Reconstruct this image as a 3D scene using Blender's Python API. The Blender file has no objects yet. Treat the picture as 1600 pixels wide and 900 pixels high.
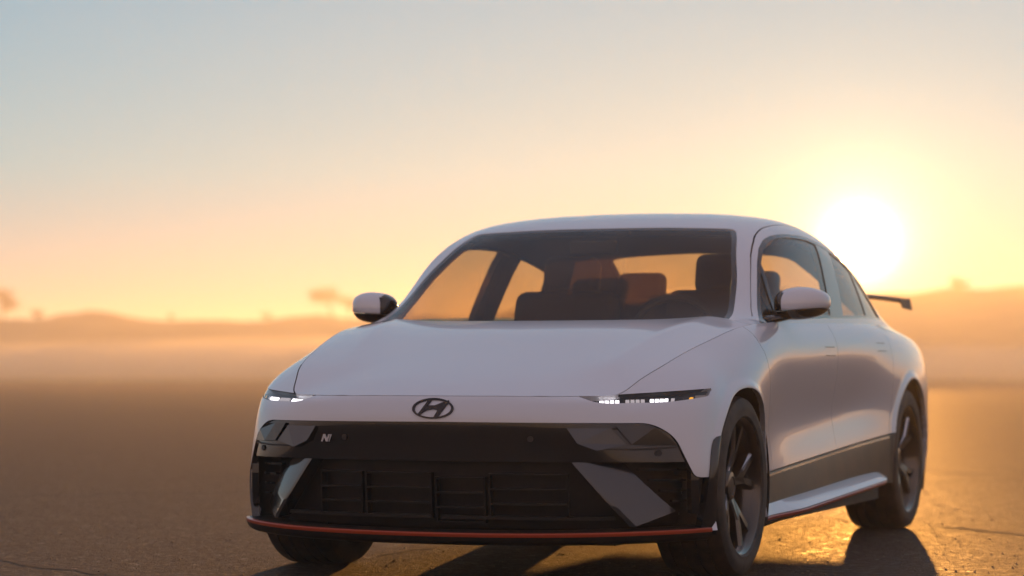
import bpy, bmesh, math, random
import numpy as np
from mathutils import Vector, Matrix
from mathutils.bvhtree import BVHTree

random.seed(7); np.random.seed(7)
SC = bpy.context.scene
COL = SC.collection
R = math.radians

# ------------------------------------------------------------------ camera
CAM_LOC = Vector((3.487, -8.902, .798)); CAM_YAW = -.37309; CAM_PITCH = .03228
cam_d = bpy.data.cameras.new('camera'); cam = bpy.data.objects.new('camera', cam_d); COL.objects.link(cam)
cam.location = CAM_LOC
cam.rotation_euler = (math.pi/2 + CAM_PITCH, 0, -CAM_YAW)
cam_d.lens = 85; cam_d.sensor_width = 36; cam_d.clip_end = 20000
cam_d.dof.use_dof = True; cam_d.dof.focus_distance = 8.95; cam_d.dof.aperture_fstop = 2.0
SC.camera = cam

# ------------------------------------------------------------------ sky, sun, exposure
SUN_AZ = -.2300      # from +Y towards +X
SUN_EL = .0500
HAZE_D = .0022; HAZE_G = .62     # even density and forward scattering of the dusty air
SUN_DIR = Vector((math.sin(SUN_AZ)*math.cos(SUN_EL), math.cos(SUN_AZ)*math.cos(SUN_EL), math.sin(SUN_EL)))
SKY_GAMMA = .22; SKY_SCALE = 3.3
SKY_TINT = [(0,(.30,.56,.74)),(.03,(.30,.52,.78)),(.08,(.22,.62,.87)),(.15,(.21,.56,.82)),(.5,(.46,.57,.74)),(1,(.72,.62,.74))]     # towards the sun, by height
SKY_ANTI = [(0,(.92,.64,.62)),(.10,(.92,.66,.70)),(.3,(.90,.68,.74)),(.6,(.82,.65,.75)),(1,(.72,.62,.74))]     # unseen sky opposite the sun, tinted pink to warm the light on the car's front
W = bpy.data.worlds.new('World'); SC.world = W; W.use_nodes = True
nt = W.node_tree; nt.nodes.clear()
wo = nt.nodes.new('ShaderNodeOutputWorld'); bg = nt.nodes.new('ShaderNodeBackground')
sky = nt.nodes.new('ShaderNodeTexSky'); sky.sky_type = 'NISHITA'; sky.sun_disc = False
sky.sun_elevation = SUN_EL; sky.sun_rotation = SUN_AZ
sky.altitude = 0; sky.air_density = 1.0; sky.dust_density = 0.3; sky.ozone_density = 1.0
bg.inputs['Strength'].default_value = .15
# the sun's disc and its narrow aureole, part of the sky dome
tc = nt.nodes.new('ShaderNodeTexCoord')
dot = nt.nodes.new('ShaderNodeVectorMath'); dot.operation = 'DOT_PRODUCT'; dot.inputs[1].default_value = SUN_DIR
nrm = nt.nodes.new('ShaderNodeVectorMath'); nrm.operation = 'NORMALIZE'
nt.links.new(tc.outputs['Generated'], nrm.inputs[0]); nt.links.new(nrm.outputs[0], dot.inputs[0])
def wmath(op, a, b=None):
    n = nt.nodes.new('ShaderNodeMath'); n.operation = op
    for i, v in enumerate((a, b)):
        if v is None: continue
        if isinstance(v, (int, float)): n.inputs[i].default_value = v
        else: nt.links.new(v, n.inputs[i])
    return n.outputs[0]
ang = wmath('ARCCOSINE', wmath('MINIMUM', dot.outputs['Value'], .9999999))
def lobe(width, power):      # power * exp(-(angle/width)^2)
    q = wmath('DIVIDE', ang, width)
    return wmath('MULTIPLY', wmath('EXPONENT', wmath('MULTIPLY', wmath('MULTIPLY', q, q), -1.0)), power)
# hazy evening sky: the model sky evened out by the dust in it, tinted from peach at the horizon to pale blue above
gam = nt.nodes.new('ShaderNodeGamma'); gam.inputs['Gamma'].default_value = SKY_GAMMA; nt.links.new(sky.outputs[0], gam.inputs['Color'])
sep = nt.nodes.new('ShaderNodeSeparateXYZ'); nt.links.new(nrm.outputs[0], sep.inputs[0])
zel = wmath('MAXIMUM', sep.outputs['Z'], 0.0)
def elev_ramp(stops):
    el = nt.nodes.new('ShaderNodeValToRGB'); nt.links.new(zel, el.inputs[0])
    while len(el.color_ramp.elements) < len(stops): el.color_ramp.elements.new(.5)
    for e_, (p_, c_) in zip(el.color_ramp.elements, stops): e_.position = p_; e_.color = (*c_, 1)
    return el.outputs[0]
side = nt.nodes.new('ShaderNodeMapRange'); side.interpolation_type = 'SMOOTHSTEP'; side.inputs[1].default_value = -.2; side.inputs[2].default_value = .95
nt.links.new(dot.outputs['Value'], side.inputs[0])
elm = nt.nodes.new('ShaderNodeMix'); elm.data_type = 'RGBA'; nt.links.new(side.outputs[0], elm.inputs[0])
nt.links.new(elev_ramp(SKY_ANTI), elm.inputs[6]); nt.links.new(elev_ramp(SKY_TINT), elm.inputs[7])
mul = nt.nodes.new('ShaderNodeVectorMath'); mul.operation = 'MULTIPLY'; nt.links.new(gam.outputs[0], mul.inputs[0]); nt.links.new(elm.outputs[2], mul.inputs[1])
scl = nt.nodes.new('ShaderNodeVectorMath'); scl.operation = 'SCALE'; nt.links.new(mul.outputs[0], scl.inputs[0]); scl.inputs['Scale'].default_value = SKY_SCALE
nt.links.new(scl.outputs[0], bg.inputs[0])
bg2 = nt.nodes.new('ShaderNodeBackground'); bg2.inputs['Color'].default_value = (1, .66, .28, 1)
nt.links.new(wmath('ADD', lobe(.0100, 16.0), wmath('ADD', lobe(.024, 2.0), lobe(.055, .32))), bg2.inputs['Strength'])
addw = nt.nodes.new('ShaderNodeAddShader')
nt.links.new(bg.outputs[0], addw.inputs[0]); nt.links.new(bg2.outputs[0], addw.inputs[1])
nt.links.new(addw.outputs[0], wo.inputs['Surface'])

sun_d = bpy.data.lights.new('sun', 'SUN'); sun = bpy.data.objects.new('sun', sun_d); COL.objects.link(sun)
sun_d.energy = 4.4; sun_d.angle = R(.53); sun_d.color = (1, .42, .085)
sun.rotation_euler = SUN_DIR.to_track_quat('Z', 'Y').to_euler()
sun.location = (0, 0, 30)

SC.view_settings.view_transform = 'Standard'; SC.view_settings.look = 'None'
SC.view_settings.exposure = 0.2; SC.view_settings.gamma = 1; SC.view_settings.use_curve_mapping = False
SC.render.engine = 'CYCLES'
cy = SC.cycles; cy.use_denoising = True
cy.max_bounces = 8; cy.diffuse_bounces = 3; cy.glossy_bounces = 4; cy.transmission_bounces = 6
cy.transparent_max_bounces = 16; cy.volume_bounces = 1; cy.caustics_reflective = False; cy.caustics_refractive = False
cy.sample_clamp_indirect = 6

# ------------------------------------------------------------------ materials
MATS = {}
def mat(name, base=(.5,.5,.5), rough=.5, metal=0, coat=0, coat_rough=.03, spec=.5, emit=None, emit_s=0, bump=0, bump_scale=200):
    m = bpy.data.materials.new(name); m.use_nodes = True
    b = m.node_tree.nodes['Principled BSDF']
    b.inputs['Base Color'].default_value = (*base, 1); b.inputs['Roughness'].default_value = rough
    b.inputs['Metallic'].default_value = metal; b.inputs['Coat Weight'].default_value = coat
    b.inputs['Coat Roughness'].default_value = coat_rough; b.inputs['Specular IOR Level'].default_value = spec
    b.inputs['Coat IOR'].default_value = 1.9 if coat == 1.0 else 1.5
    if emit: b.inputs['Emission Color'].default_value = (*emit, 1); b.inputs['Emission Strength'].default_value = emit_s
    if bump:
        t = m.node_tree; n = t.nodes.new('ShaderNodeTexNoise'); n.inputs['Scale'].default_value = bump_scale
        bm_ = t.nodes.new('ShaderNodeBump'); bm_.inputs['Strength'].default_value = bump; bm_.inputs['Distance'].default_value = .002
        o = t.nodes.new('ShaderNodeTexCoord'); t.links.new(o.outputs['Object'], n.inputs['Vector'])
        t.links.new(n.outputs['Fac'], bm_.inputs['Height']); t.links.new(bm_.outputs[0], b.inputs['Normal'])
    MATS[name] = m
    return m
def dusty(m, amount, scale=9.0, col=(.20,.135,.075)):
    t = m.node_tree; b = t.nodes['Principled BSDF']; base = tuple(b.inputs['Base Color'].default_value)
    o = t.nodes.new('ShaderNodeTexCoord'); n = t.nodes.new('ShaderNodeTexNoise'); n.inputs['Scale'].default_value = scale; n.inputs['Detail'].default_value = 8; n.inputs['Roughness'].default_value = .7
    t.links.new(o.outputs['Object'], n.inputs['Vector'])
    mr = t.nodes.new('ShaderNodeMapRange'); mr.inputs[1].default_value = .35; mr.inputs[2].default_value = .75; mr.inputs[3].default_value = 0; mr.inputs[4].default_value = amount
    t.links.new(n.outputs['Fac'], mr.inputs[0])
    x = t.nodes.new('ShaderNodeMix'); x.data_type = 'RGBA'; t.links.new(mr.outputs[0], x.inputs[0]); x.inputs[6].default_value = base; x.inputs[7].default_value = (*col, 1)
    t.links.new(x.outputs[2], b.inputs['Base Color'])
M_PAINT = mat('white_paint', (.69,.70,.735), .38, 0, 1.0, .015)
M_BLACK = mat('gloss_black', (.010,.010,.011), .12, 0, .6, .03)
M_DARK = mat('matt_black_plastic', (.014,.014,.014), .55, bump=.3, bump_scale=900)
M_GRILLE = mat('grille_plastic', (.006,.005,.005), .45, spec=.3)
M_BLADE = mat('dark_silver_paint', (.05,.05,.052), .22, .5, .9, .04)
M_CLAD = mat('satin_black_cladding', (.022,.021,.021), .34)
M_RED = mat('red_accent', (.42,.055,.015), .35, 0, .3)
M_TYRE = mat('tyre_rubber', (.018,.017,.017), .62, bump=.35, bump_scale=500)
M_RIM = mat('dark_alloy', (.085,.072,.060), .26, .85, .5, .08)
M_RIM2 = mat('machined_edge', (.45,.45,.46), .22, 1.0)
M_STEEL = mat('brake_steel', (.28,.27,.26), .35, 1.0)
M_CALIPER = mat('caliper_paint', (.30,.30,.31), .35, .3)
M_CABIN = mat('cabin_cloth', (.040,.023,.013), .8, bump=.3, bump_scale=700)
M_TRIM = mat('cabin_trim', (.026,.017,.011), .55)
M_EMBLEM = mat('dark_chrome', (.05,.045,.045), .18, .9)
M_BADGE = mat('silver_badge', (.75,.75,.76), .25, .6)
M_LED = mat('lit_led', (.9,.9,.95), .3, emit=(1,.95,1), emit_s=1.8)
M_LEDDIM = mat('dim_led', (.55,.52,.55), .25, emit=(1,.9,.9), emit_s=.28)
M_LEDDIM2 = mat('clear_reflector', (.42,.36,.30), .3)
M_AMBER = mat('amber_lamp', (.8,.35,.02), .3, emit=(1,.45,.02), emit_s=.9)
M_HOUSING = mat('lamp_housing', (.012,.011,.011), .35)
M_TAIL = mat('tail_lamp', (.3,.01,.01), .2)

for m_, a_ in ((M_TYRE,.45),(M_CLAD,.25),(M_DARK,.25),(M_GRILLE,.10),(M_RIM,.12)): dusty(m_, a_)
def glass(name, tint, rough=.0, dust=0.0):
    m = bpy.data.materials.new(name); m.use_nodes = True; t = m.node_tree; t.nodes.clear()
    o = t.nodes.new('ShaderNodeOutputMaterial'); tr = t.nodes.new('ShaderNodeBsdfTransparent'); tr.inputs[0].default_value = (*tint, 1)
    gl = t.nodes.new('ShaderNodeBsdfGlossy'); gl.inputs['Roughness'].default_value = rough; gl.inputs[0].default_value = (1,1,1,1)
    ge = t.nodes.new('ShaderNodeNewGeometry'); dp = t.nodes.new('ShaderNodeVectorMath'); dp.operation = 'DOT_PRODUCT'
    t.links.new(ge.outputs['Incoming'], dp.inputs[0]); t.links.new(ge.outputs['Normal'], dp.inputs[1])
    def mth(op, a, b=0.0):
        n = t.nodes.new('ShaderNodeMath'); n.operation = op
        for i, v in enumerate((a, b)):
            if isinstance(v, (int, float)): n.inputs[i].default_value = v
            else: t.links.new(v, n.inputs[i])
        return n.outputs[0]
    sch = mth('ADD', mth('MULTIPLY', mth('POWER', mth('SUBTRACT', 1.0, mth('ABSOLUTE', dp.outputs['Value'])), 5.0), .94), .045)
    mx = t.nodes.new('ShaderNodeMixShader')
    t.links.new(sch, mx.inputs[0]); t.links.new(tr.outputs[0], mx.inputs[1]); t.links.new(gl.outputs[0], mx.inputs[2])
    out = mx
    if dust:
        df = t.nodes.new('ShaderNodeBsdfTranslucent'); df.inputs[0].default_value = (.85,.52,.22,1)  # film coloured amber to imitate the orange glare veil on the glass
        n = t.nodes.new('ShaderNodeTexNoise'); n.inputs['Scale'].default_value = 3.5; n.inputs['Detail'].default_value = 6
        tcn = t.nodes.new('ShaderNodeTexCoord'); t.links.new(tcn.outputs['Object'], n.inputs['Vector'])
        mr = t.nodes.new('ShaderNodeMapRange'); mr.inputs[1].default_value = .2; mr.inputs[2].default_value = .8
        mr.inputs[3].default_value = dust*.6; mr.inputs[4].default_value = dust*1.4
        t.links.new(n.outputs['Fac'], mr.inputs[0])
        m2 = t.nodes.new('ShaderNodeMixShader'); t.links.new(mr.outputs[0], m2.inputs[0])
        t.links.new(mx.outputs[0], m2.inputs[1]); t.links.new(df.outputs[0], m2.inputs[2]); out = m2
    t.links.new(out.outputs[0], o.inputs[0]); MATS[name] = m
    return m
M_WIND = glass('windscreen_glass', (.78,.69,.50), dust=.20)  # amber tint and heavy film stand in for glare over the windscreen
M_SIDE = glass('side_glass', (.68,.60,.44), dust=.04)  # brownish tint carries the same glare colour
M_LENS = glass('lamp_lens', (.92,.92,.92))

# ------------------------------------------------------------------ numeric helpers
def nat_spline(t, P):
    """natural cubic spline through P (n,k) at knots t -> callable"""
    t = np.asarray(t, float); P = np.asarray(P, float); n = len(t); h = np.diff(t)
    A = np.zeros((n, n)); B = np.zeros((n,)+P.shape[1:]); A[0,0] = A[-1,-1] = 1
    for i in range(1, n-1):
        A[i,i-1] = h[i-1]; A[i,i] = 2*(h[i-1]+h[i]); A[i,i+1] = h[i]
        B[i] = 6*((P[i+1]-P[i])/h[i]-(P[i]-P[i-1])/h[i-1])
    M = np.linalg.solve(A, B.reshape(n,-1)).reshape(B.shape)
    def f(x, d=0):
        x = np.asarray(x, float); i = np.clip(np.searchsorted(t, x, 'right')-1, 0, n-2)
        sh = (-1,)+(1,)*(P.ndim-1)
        H = h[i].reshape(sh); a = (t[i+1]-x).reshape(sh); b = (x-t[i]).reshape(sh)
        if d == 0: return M[i]*a**3/(6*H)+M[i+1]*b**3/(6*H)+(P[i]/H-M[i]*H/6)*a+(P[i+1]/H-M[i+1]*H/6)*b
        return -M[i]*a**2/(2*H)+M[i+1]*b**2/(2*H)-(P[i]/H-M[i]*H/6)+(P[i+1]/H-M[i+1]*H/6)
    return f
def pchip(x, y):
    x = np.asarray(x, float); y = np.asarray(y, float); h = np.diff(x); d = np.diff(y)/h; m = np.zeros(len(x))
    m[0], m[-1] = d[0], d[-1]
    for i in range(1, len(x)-1):
        if d[i-1]*d[i] > 0:
            w1 = 2*h[i]+h[i-1]; w2 = h[i]+2*h[i-1]; m[i] = (w1+w2)/(w1/d[i-1]+w2/d[i])
    def f(q):
        q = np.clip(np.asarray(q, float), x[0], x[-1]); i = np.clip(np.searchsorted(x, q, 'right')-1, 0, len(x)-2)
        t = (q-x[i])/h[i]
        return (2*t**3-3*t**2+1)*y[i]+(t**3-2*t**2+t)*h[i]*m[i]+(-2*t**3+3*t**2)*y[i+1]+(t**3-t**2)*h[i]*m[i+1]
    return f
def sstep(a, b, x):
    t = np.clip((np.asarray(x, float)-a)/(b-a), 0, 1); return t*t*(3-2*t)
def round_poly(pts, r=.02, n=5):
    """polygon with its corners rounded"""
    out = []; m = len(pts)
    for i in range(m):
        p = np.array(pts[i][:2], float); rr = pts[i][2] if len(pts[i]) > 2 else r
        a = np.array(pts[i-1][:2], float)-p; b = np.array(pts[(i+1)%m][:2], float)-p
        la, lb = np.linalg.norm(a), np.linalg.norm(b); rr = min(rr, la*.45, lb*.45)
        p0, p1 = p+a/la*rr, p+b/lb*rr
        for k in range(n+1):
            t = k/n; out.append((1-t)**2*p0+2*t*(1-t)*p+t*t*p1)
    return np.array(out)
def sdf(poly, q):
    """signed distance to a polygon, positive inside"""
    poly = np.asarray(poly); q = np.asarray(q); d = np.full(len(q), 1e9); ins = np.zeros(len(q), bool)
    for i in range(len(poly)):
        a = poly[i-1]; b = poly[i]; e = b-a; L = (e@e)+1e-18
        w = q-a; t = np.clip((w@e)/L, 0, 1); d = np.minimum(d, np.hypot(w[:,0]-t*e[0], w[:,1]-t*e[1]))
        c = (a[1] > q[:,1]) != (b[1] > q[:,1])
        with np.errstate(divide='ignore', invalid='ignore'):
            xi = a[0]+(q[:,1]-a[1])/(e[1] if e[1] else 1e-18)*e[0]
        ins ^= c & (q[:,0] < xi)
    return np.where(ins, d, -d)

# ------------------------------------------------------------------ mesh helpers
def link(name, me, parent=None, mats=None):
    o = bpy.data.objects.new(name, me); COL.objects.link(o)
    for m in (mats or []): me.materials.append(m)
    if parent is not None: o.parent = parent
    return o
def from_bm(name, bm, m, parent=None, smooth=True, angle=None):
    me = bpy.data.meshes.new(name); bm.normal_update(); bm.to_mesh(me); bm.free()
    if smooth:
        me.polygons.foreach_set('use_smooth', [True]*len(me.polygons))
        if angle: 
            me.set_sharp_from_angle(angle=R(angle))
    return link(name, me, parent, m if isinstance(m, list) else [m])
def mesh_pd(name, v, f, m, parent=None, smooth=False, angle=None):
    me = bpy.data.meshes.new(name); me.from_pydata([tuple(p) for p in v], [], [tuple(x) for x in f]); me.update()
    bm = bmesh.new(); bm.from_mesh(me); bmesh.ops.recalc_face_normals(bm, faces=bm.faces); bpy.data.meshes.remove(me)
    return from_bm(name, bm, m, parent, smooth, angle)
def grid_bm(P):
    """P (nu,nv,3) -> bmesh"""
    bm = bmesh.new(); nu, nv = P.shape[:2]
    V = [[bm.verts.new(P[i,j]) for j in range(nv)] for i in range(nu)]
    for i in range(nu-1):
        for j in range(nv-1):
            bm.faces.new((V[i][j], V[i+1][j], V[i+1][j+1], V[i][j+1]))
    return bm
def cos_of(bm): return np.array([v.co for v in bm.verts])
def cut(bm, phi):
    """split every face exactly along phi = 0"""
    bm.verts.ensure_lookup_table(); bm.verts.index_update()
    val = phi(cos_of(bm)); val = np.where(np.abs(val) < 4e-5, 0, val).tolist()
    lay = bm.verts.layers.float.get('phi') or bm.verts.layers.float.new('phi')
    for v, x in zip(bm.verts, val): v[lay] = x
    touched = set()
    for e in [e for e in bm.edges if e.verts[0][lay]*e.verts[1][lay] < 0]:
        a, b = e.verts; fa, fb = a[lay], b[lay]
        ne, nv = bmesh.utils.edge_split(e, a, fa/(fa-fb)); nv[lay] = 0
        touched.update(nv.link_faces)
    for v in bm.verts:
        if v[lay] == 0: touched.update(v.link_faces)
    todo = list(touched); guard = 0
    while todo and guard < 200000:
        guard += 1; f = todo.pop()
        if not f.is_valid: continue
        vs = list(f.verts); sg = [0 if v[lay] == 0 else (1 if v[lay] > 0 else -1) for v in vs]
        if not (1 in sg and -1 in sg): continue
        n = len(vs); zi = [i for i in range(n) if sg[i] == 0]
        done = False
        for k in range(len(zi)):
            i, j = zi[k], zi[(k+1) % len(zi)]
            run = []; q = (i+1) % n
            while q != j: run.append(sg[q]); q = (q+1) % n
            if run and len(run) < n-2 and (all(r > 0 for r in run) or all(r < 0 for r in run)):
                try:
                    nf, _ = bmesh.utils.face_split(f, vs[i], vs[j])
                    if nf: todo += [f, nf]; done = True; break
                except ValueError: pass
def centers(bm): return np.array([f.calc_center_median() for f in bm.faces])
def panel(name, faces, m, parent, thick=.012, mirror=False, offset=0.0, rim_mat=None):
    """take faces of a finished surface as a sheet of its own, with its edge turned inwards; normals come from the whole surface"""
    vid = {}; co = []; no = []; F = []; mi = []
    for f in faces:
        idx = []
        for v in f.verts:
            if v not in vid:
                vid[v] = len(co); co.append(v.co+v.normal*offset); no.append(v.normal.copy())
            idx.append(vid[v])
        F.append(idx); mi.append(0)
    cnt = {}
    for f in F:
        for a, b in zip(f, f[1:]+f[:1]): cnt[(a,b)] = 1
    if thick:
        d2 = {}
        def dn(i, k):
            if (i,k) not in d2:
                d2[(i,k)] = len(co); n = no[i]; co.append(co[i]-n*(thick if k else .0)); no.append(None)
            return d2[(i,k)]
        for (a, b) in list(cnt):
            if (b, a) not in cnt:
                F.append([dn(b,0), dn(a,0), dn(a,1), dn(b,1)]); mi.append(1 if rim_mat else 0)
    s = -1 if mirror else 1
    V = [(c.x*s, c.y, c.z) for c in co]
    if mirror: F = [f[::-1] for f in F]
    me = bpy.data.meshes.new(name); me.from_pydata(V, [], F); me.update()
    me.polygons.foreach_set('use_smooth', [True]*len(F))
    if rim_mat: me.polygons.foreach_set('material_index', mi)
    me.update()
    vn = [v.vector.copy() for v in me.vertex_normals]
    me.normals_split_custom_set_from_vertices([(n.x*s, n.y, n.z) if n is not None else tuple(vn[i]) for i, n in enumerate(no)])
    return link(name, me, parent, [m]+([rim_mat] if rim_mat else []))
def both(name, faces, m, parent, **k):
    return [panel(name, faces, m, parent, mirror=mm, **k) for mm in (False, True)]
def box(bm, c, s, rot=None, bevel=0):
    r = bmesh.ops.create_cube(bm, size=1); vs = r['verts']
    bmesh.ops.scale(bm, verts=vs, vec=s)
    if bevel:
        es = list({e for v in vs for e in v.link_edges})
        g = bmesh.ops.bevel(bm, geom=es, offset=bevel, segments=3, affect='EDGES', profile=.5); vs = list({v for f in g['faces'] for v in f.verts} | {v for v in vs if v.is_valid})
    if rot: bmesh.ops.rotate(bm, verts=vs, cent=(0,0,0), matrix=rot)
    bmesh.ops.translate(bm, verts=vs, vec=c)
    return vs
def lathe(bm, prof, n=96, axis='x', closed=False, cx=0):
    """profile of (axial, radius) swept round the x axis"""
    rings = []
    for k in range(n):
        a = 2*math.pi*k/n; rings.append([bm.verts.new((p[0]+cx, p[1]*math.cos(a), p[1]*math.sin(a))) for p in prof])
    m = len(prof)
    for k in range(n):
        for j in range(m if closed else m-1):
            bm.faces.new((rings[k][j], rings[k][(j+1)%m], rings[(k+1)%n][(j+1)%m], rings[(k+1)%n][j]))
def tube(bm, pts, r, n=10, cap=True, flat=1.0):
    pts = [Vector(p) for p in pts]; rings = []
    for i, p in enumerate(pts):
        t = (pts[min(i+1, len(pts)-1)]-pts[max(i-1, 0)]).normalized()
        a = t.cross(Vector((0,0,1))); a = a.normalized() if a.length > 1e-4 else Vector((1,0,0)); b = a.cross(t).normalized()
        rr = r[i] if isinstance(r, (list, tuple)) else r
        rings.append([bm.verts.new(p+(a*math.cos(2*math.pi*k/n)+b*math.sin(2*math.pi*k/n)*flat)*rr) for k in range(n)])
    for i in range(len(pts)-1):
        for k in range(n): bm.faces.new((rings[i][k], rings[i][(k+1)%n], rings[i+1][(k+1)%n], rings[i+1][k]))
    if cap:
        bm.faces.new(rings[0][::-1]); bm.faces.new(rings[-1])

# ================================================================== THE PLACE
def nodes(name):
    m = bpy.data.materials.new(name); m.use_nodes = True; t = m.node_tree
    return m, t, t.nodes['Principled BSDF']
def N(t, kind, **k):
    n = t.nodes.new(kind)
    for a, v in k.items():
        if hasattr(n, a): setattr(n, a, v)
        else: n.inputs[a.replace('_', ' ')].default_value = v
    return n
def ramp(t, src, stops):
    r = t.nodes.new('ShaderNodeValToRGB'); e = r.color_ramp.elements
    while len(e) < len(stops): e.new(.5)
    for x, (p, c) in zip(e, stops): x.position = p; x.color = (*c, 1) if len(c) == 3 else c
    t.links.new(src, r.inputs[0]); return r
def mixc(t, fac, a, b, mode='MIX'):
    n = t.nodes.new('ShaderNodeMix'); n.data_type = 'RGBA'; n.blend_type = mode
    for i, v in ((0, fac), (6, a), (7, b)):
        if isinstance(v, (int, float)): n.inputs[i].default_value = v
        elif isinstance(v, tuple): n.inputs[i].default_value = (*v, 1)
        else: t.links.new(v, n.inputs[i])
    return n.outputs[2]
# asphalt
M_ASPH, t, b = nodes('old_asphalt')
co = N(t, 'ShaderNodeTexCoord').outputs['Object']
big = N(t, 'ShaderNodeTexNoise', Scale=.35, Detail=5.0, Roughness=.6); t.links.new(co, big.inputs['Vector'])
mid = N(t, 'ShaderNodeTexNoise', Scale=4.0, Detail=6.0, Roughness=.65); t.links.new(co, mid.inputs['Vector'])
agg = N(t, 'ShaderNodeTexVoronoi', Scale=130.0); t.links.new(co, agg.inputs['Vector'])
agg2 = N(t, 'ShaderNodeTexVoronoi', Scale=38.0); t.links.new(co, agg2.inputs['Vector'])
fine = N(t, 'ShaderNodeTexNoise', Scale=160.0, Detail=3.0); t.links.new(co, fine.inputs['Vector'])
wob = N(t, 'ShaderNodeTexNoise', Scale=1.6, Detail=5.0); t.links.new(co, wob.inputs['Vector'])
wv = N(t, 'ShaderNodeVectorMath', operation='MULTIPLY_ADD'); t.links.new(wob.outputs['Color'], wv.inputs[0]); wv.inputs[1].default_value = (.35,.35,.35); t.links.new(co, wv.inputs[2])
crk = N(t, 'ShaderNodeTexVoronoi', feature='DISTANCE_TO_EDGE', Scale=.085); t.links.new(wv.outputs[0], crk.inputs['Vector'])
crm = ramp(t, crk.outputs['Distance'], [(0,(1,1,1)),(.0006,(1,1,1)),(.0016,(0,0,0))])
c0 = ramp(t, big.outputs['Fac'], [(.3,(.032,.019,.0095)),(.7,(.052,.031,.015))])
c1 = mixc(t, .55, c0.outputs[0], ramp(t, mid.outputs['Fac'], [(.3,(.022,.013,.007)),(.7,(.076,.045,.023))]).outputs[0])
c2 = mixc(t, .45, c1, ramp(t, agg.outputs['Color'], [(.1,(.025,.021,.018)),(.75,(.078,.048,.026)),(.97,(.24,.19,.14))]).outputs[0])
spk = N(t, 'ShaderNodeTexNoise', Scale=34.0, Detail=4.0, Roughness=.75); t.links.new(co, spk.inputs['Vector'])
c2 = mixc(t, .75, c2, ramp(t, spk.outputs['Fac'], [(.36,(.30,.28,.26)),(.5,(.95,.95,.95)),(.64,(1.7,1.7,1.7))]).outputs[0], 'MULTIPLY')
c3 = mixc(t, crm.outputs[0], c2, (.012,.010,.009))
t.links.new(c3, b.inputs['Base Color'])
rr = ramp(t, agg2.outputs['Color'], [(.0,(.30,)*3),(.12,(.55,)*3),(.5,(.72,)*3)])
t.links.new(rr.outputs[0], b.inputs['Roughness']); b.inputs['Specular IOR Level'].default_value = .25
hm = N(t, 'ShaderNodeMath', operation='MULTIPLY_ADD'); t.links.new(agg.outputs['Distance'], hm.inputs[0]); hm.inputs[1].default_value = -.9; t.links.new(fine.outputs['Fac'], hm.inputs[2])
h2 = N(t, 'ShaderNodeMath', operation='MULTIPLY_ADD'); t.links.new(agg2.outputs['Distance'], h2.inputs[0]); h2.inputs[1].default_value = -.8; t.links.new(hm.outputs[0], h2.inputs[2])
h3 = N(t, 'ShaderNodeMath', operation='MULTIPLY_ADD'); t.links.new(crm.outputs[0], h3.inputs[0]); h3.inputs[1].default_value = -3.0; t.links.new(h2.outputs[0], h3.inputs[2])
lump = N(t, 'ShaderNodeTexNoise', Scale=22.0, Detail=5.0, Roughness=.7); t.links.new(co, lump.inputs['Vector'])
h4 = N(t, 'ShaderNodeMath', operation='MULTIPLY_ADD'); t.links.new(lump.outputs['Fac'], h4.inputs[0]); h4.inputs[1].default_value = 3.0; t.links.new(h3.outputs[0], h4.inputs[2])
bp_ = N(t, 'ShaderNodeBump', Strength=1.0, Distance=.010); t.links.new(h4.outputs[0], bp_.inputs['Height']); t.links.new(bp_.outputs[0], b.inputs['Normal'])
# dry grass land
M_LAND, t, b = nodes('dry_grass_land')
co = N(t, 'ShaderNodeTexCoord').outputs['Object']
n1 = N(t, 'ShaderNodeTexNoise', Scale=.012, Detail=6.0); t.links.new(co, n1.inputs['Vector'])
n2 = N(t, 'ShaderNodeTexNoise', Scale=.25, Detail=6.0); t.links.new(co, n2.inputs['Vector'])
ca = ramp(t, n1.outputs['Fac'], [(.3,(.24,.175,.085)),(.7,(.50,.385,.21))])
cb = ramp(t, n2.outputs['Fac'], [(.3,(.20,.15,.075)),(.7,(.46,.36,.20))])
t.links.new(mixc(t, .5, ca.outputs[0], cb.outputs[0]), b.inputs['Base Color']); b.inputs['Roughness'].default_value = .95; b.inputs['Specular IOR Level'].default_value = .1
M_LEAF = mat('dusty_leaves', (.04,.042,.018), .8); M_BARK = mat('bark', (.075,.055,.038), .9)
M_STONE = mat('grit', (.20,.15,.10), .6)

fwd = Vector((math.sin(CAM_YAW), math.cos(CAM_YAW), 0)); rgt = Vector((fwd.y, -fwd.x, 0))
CX = Vector((CAM_LOC.x, CAM_LOC.y, 0))
def struct(o): o['kind'] = 'structure'; return o
# ground to the horizon
n = 96; V = [(0,0,-.02)]; F = []
for r in (200, 800, 3000, 9000):
    for k in range(n): V.append((r*math.cos(2*math.pi*k/n), r*math.sin(2*math.pi*k/n), -.02))
for k in range(n): F.append((0, 1+k, 1+(k+1)%n))
for q_ in range(3):
    for k in range(n): F.append((1+q_*n+k, 1+(q_+1)*n+k, 1+(q_+1)*n+(k+1)%n, 1+q_*n+(k+1)%n))
struct(mesh_pd('ground', V, F, M_LAND))
# the tarmac: a wide slab whose far edge runs across the view, edge a little ragged
V = []; F = []
xs_ = np.linspace(-320, 320, 161); rng = np.random.RandomState(3)
far = CX+fwd*136
for i, x in enumerate(xs_):
    e = rng.uniform(-1.2, 1.2)
    p = far+rgt*x+fwd*e; q_ = CX-fwd*70+rgt*x
    V += [(p.x,p.y,-.012),(p.x,p.y,0),(q_.x,q_.y,0)]
for i in range(len(xs_)-1): F += [(i*3, i*3+1, i*3+4, i*3+3), (i*3+1, i*3+2, i*3+5, i*3+4)]
struct(mesh_pd('tarmac', V, F, M_ASPH))
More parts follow.
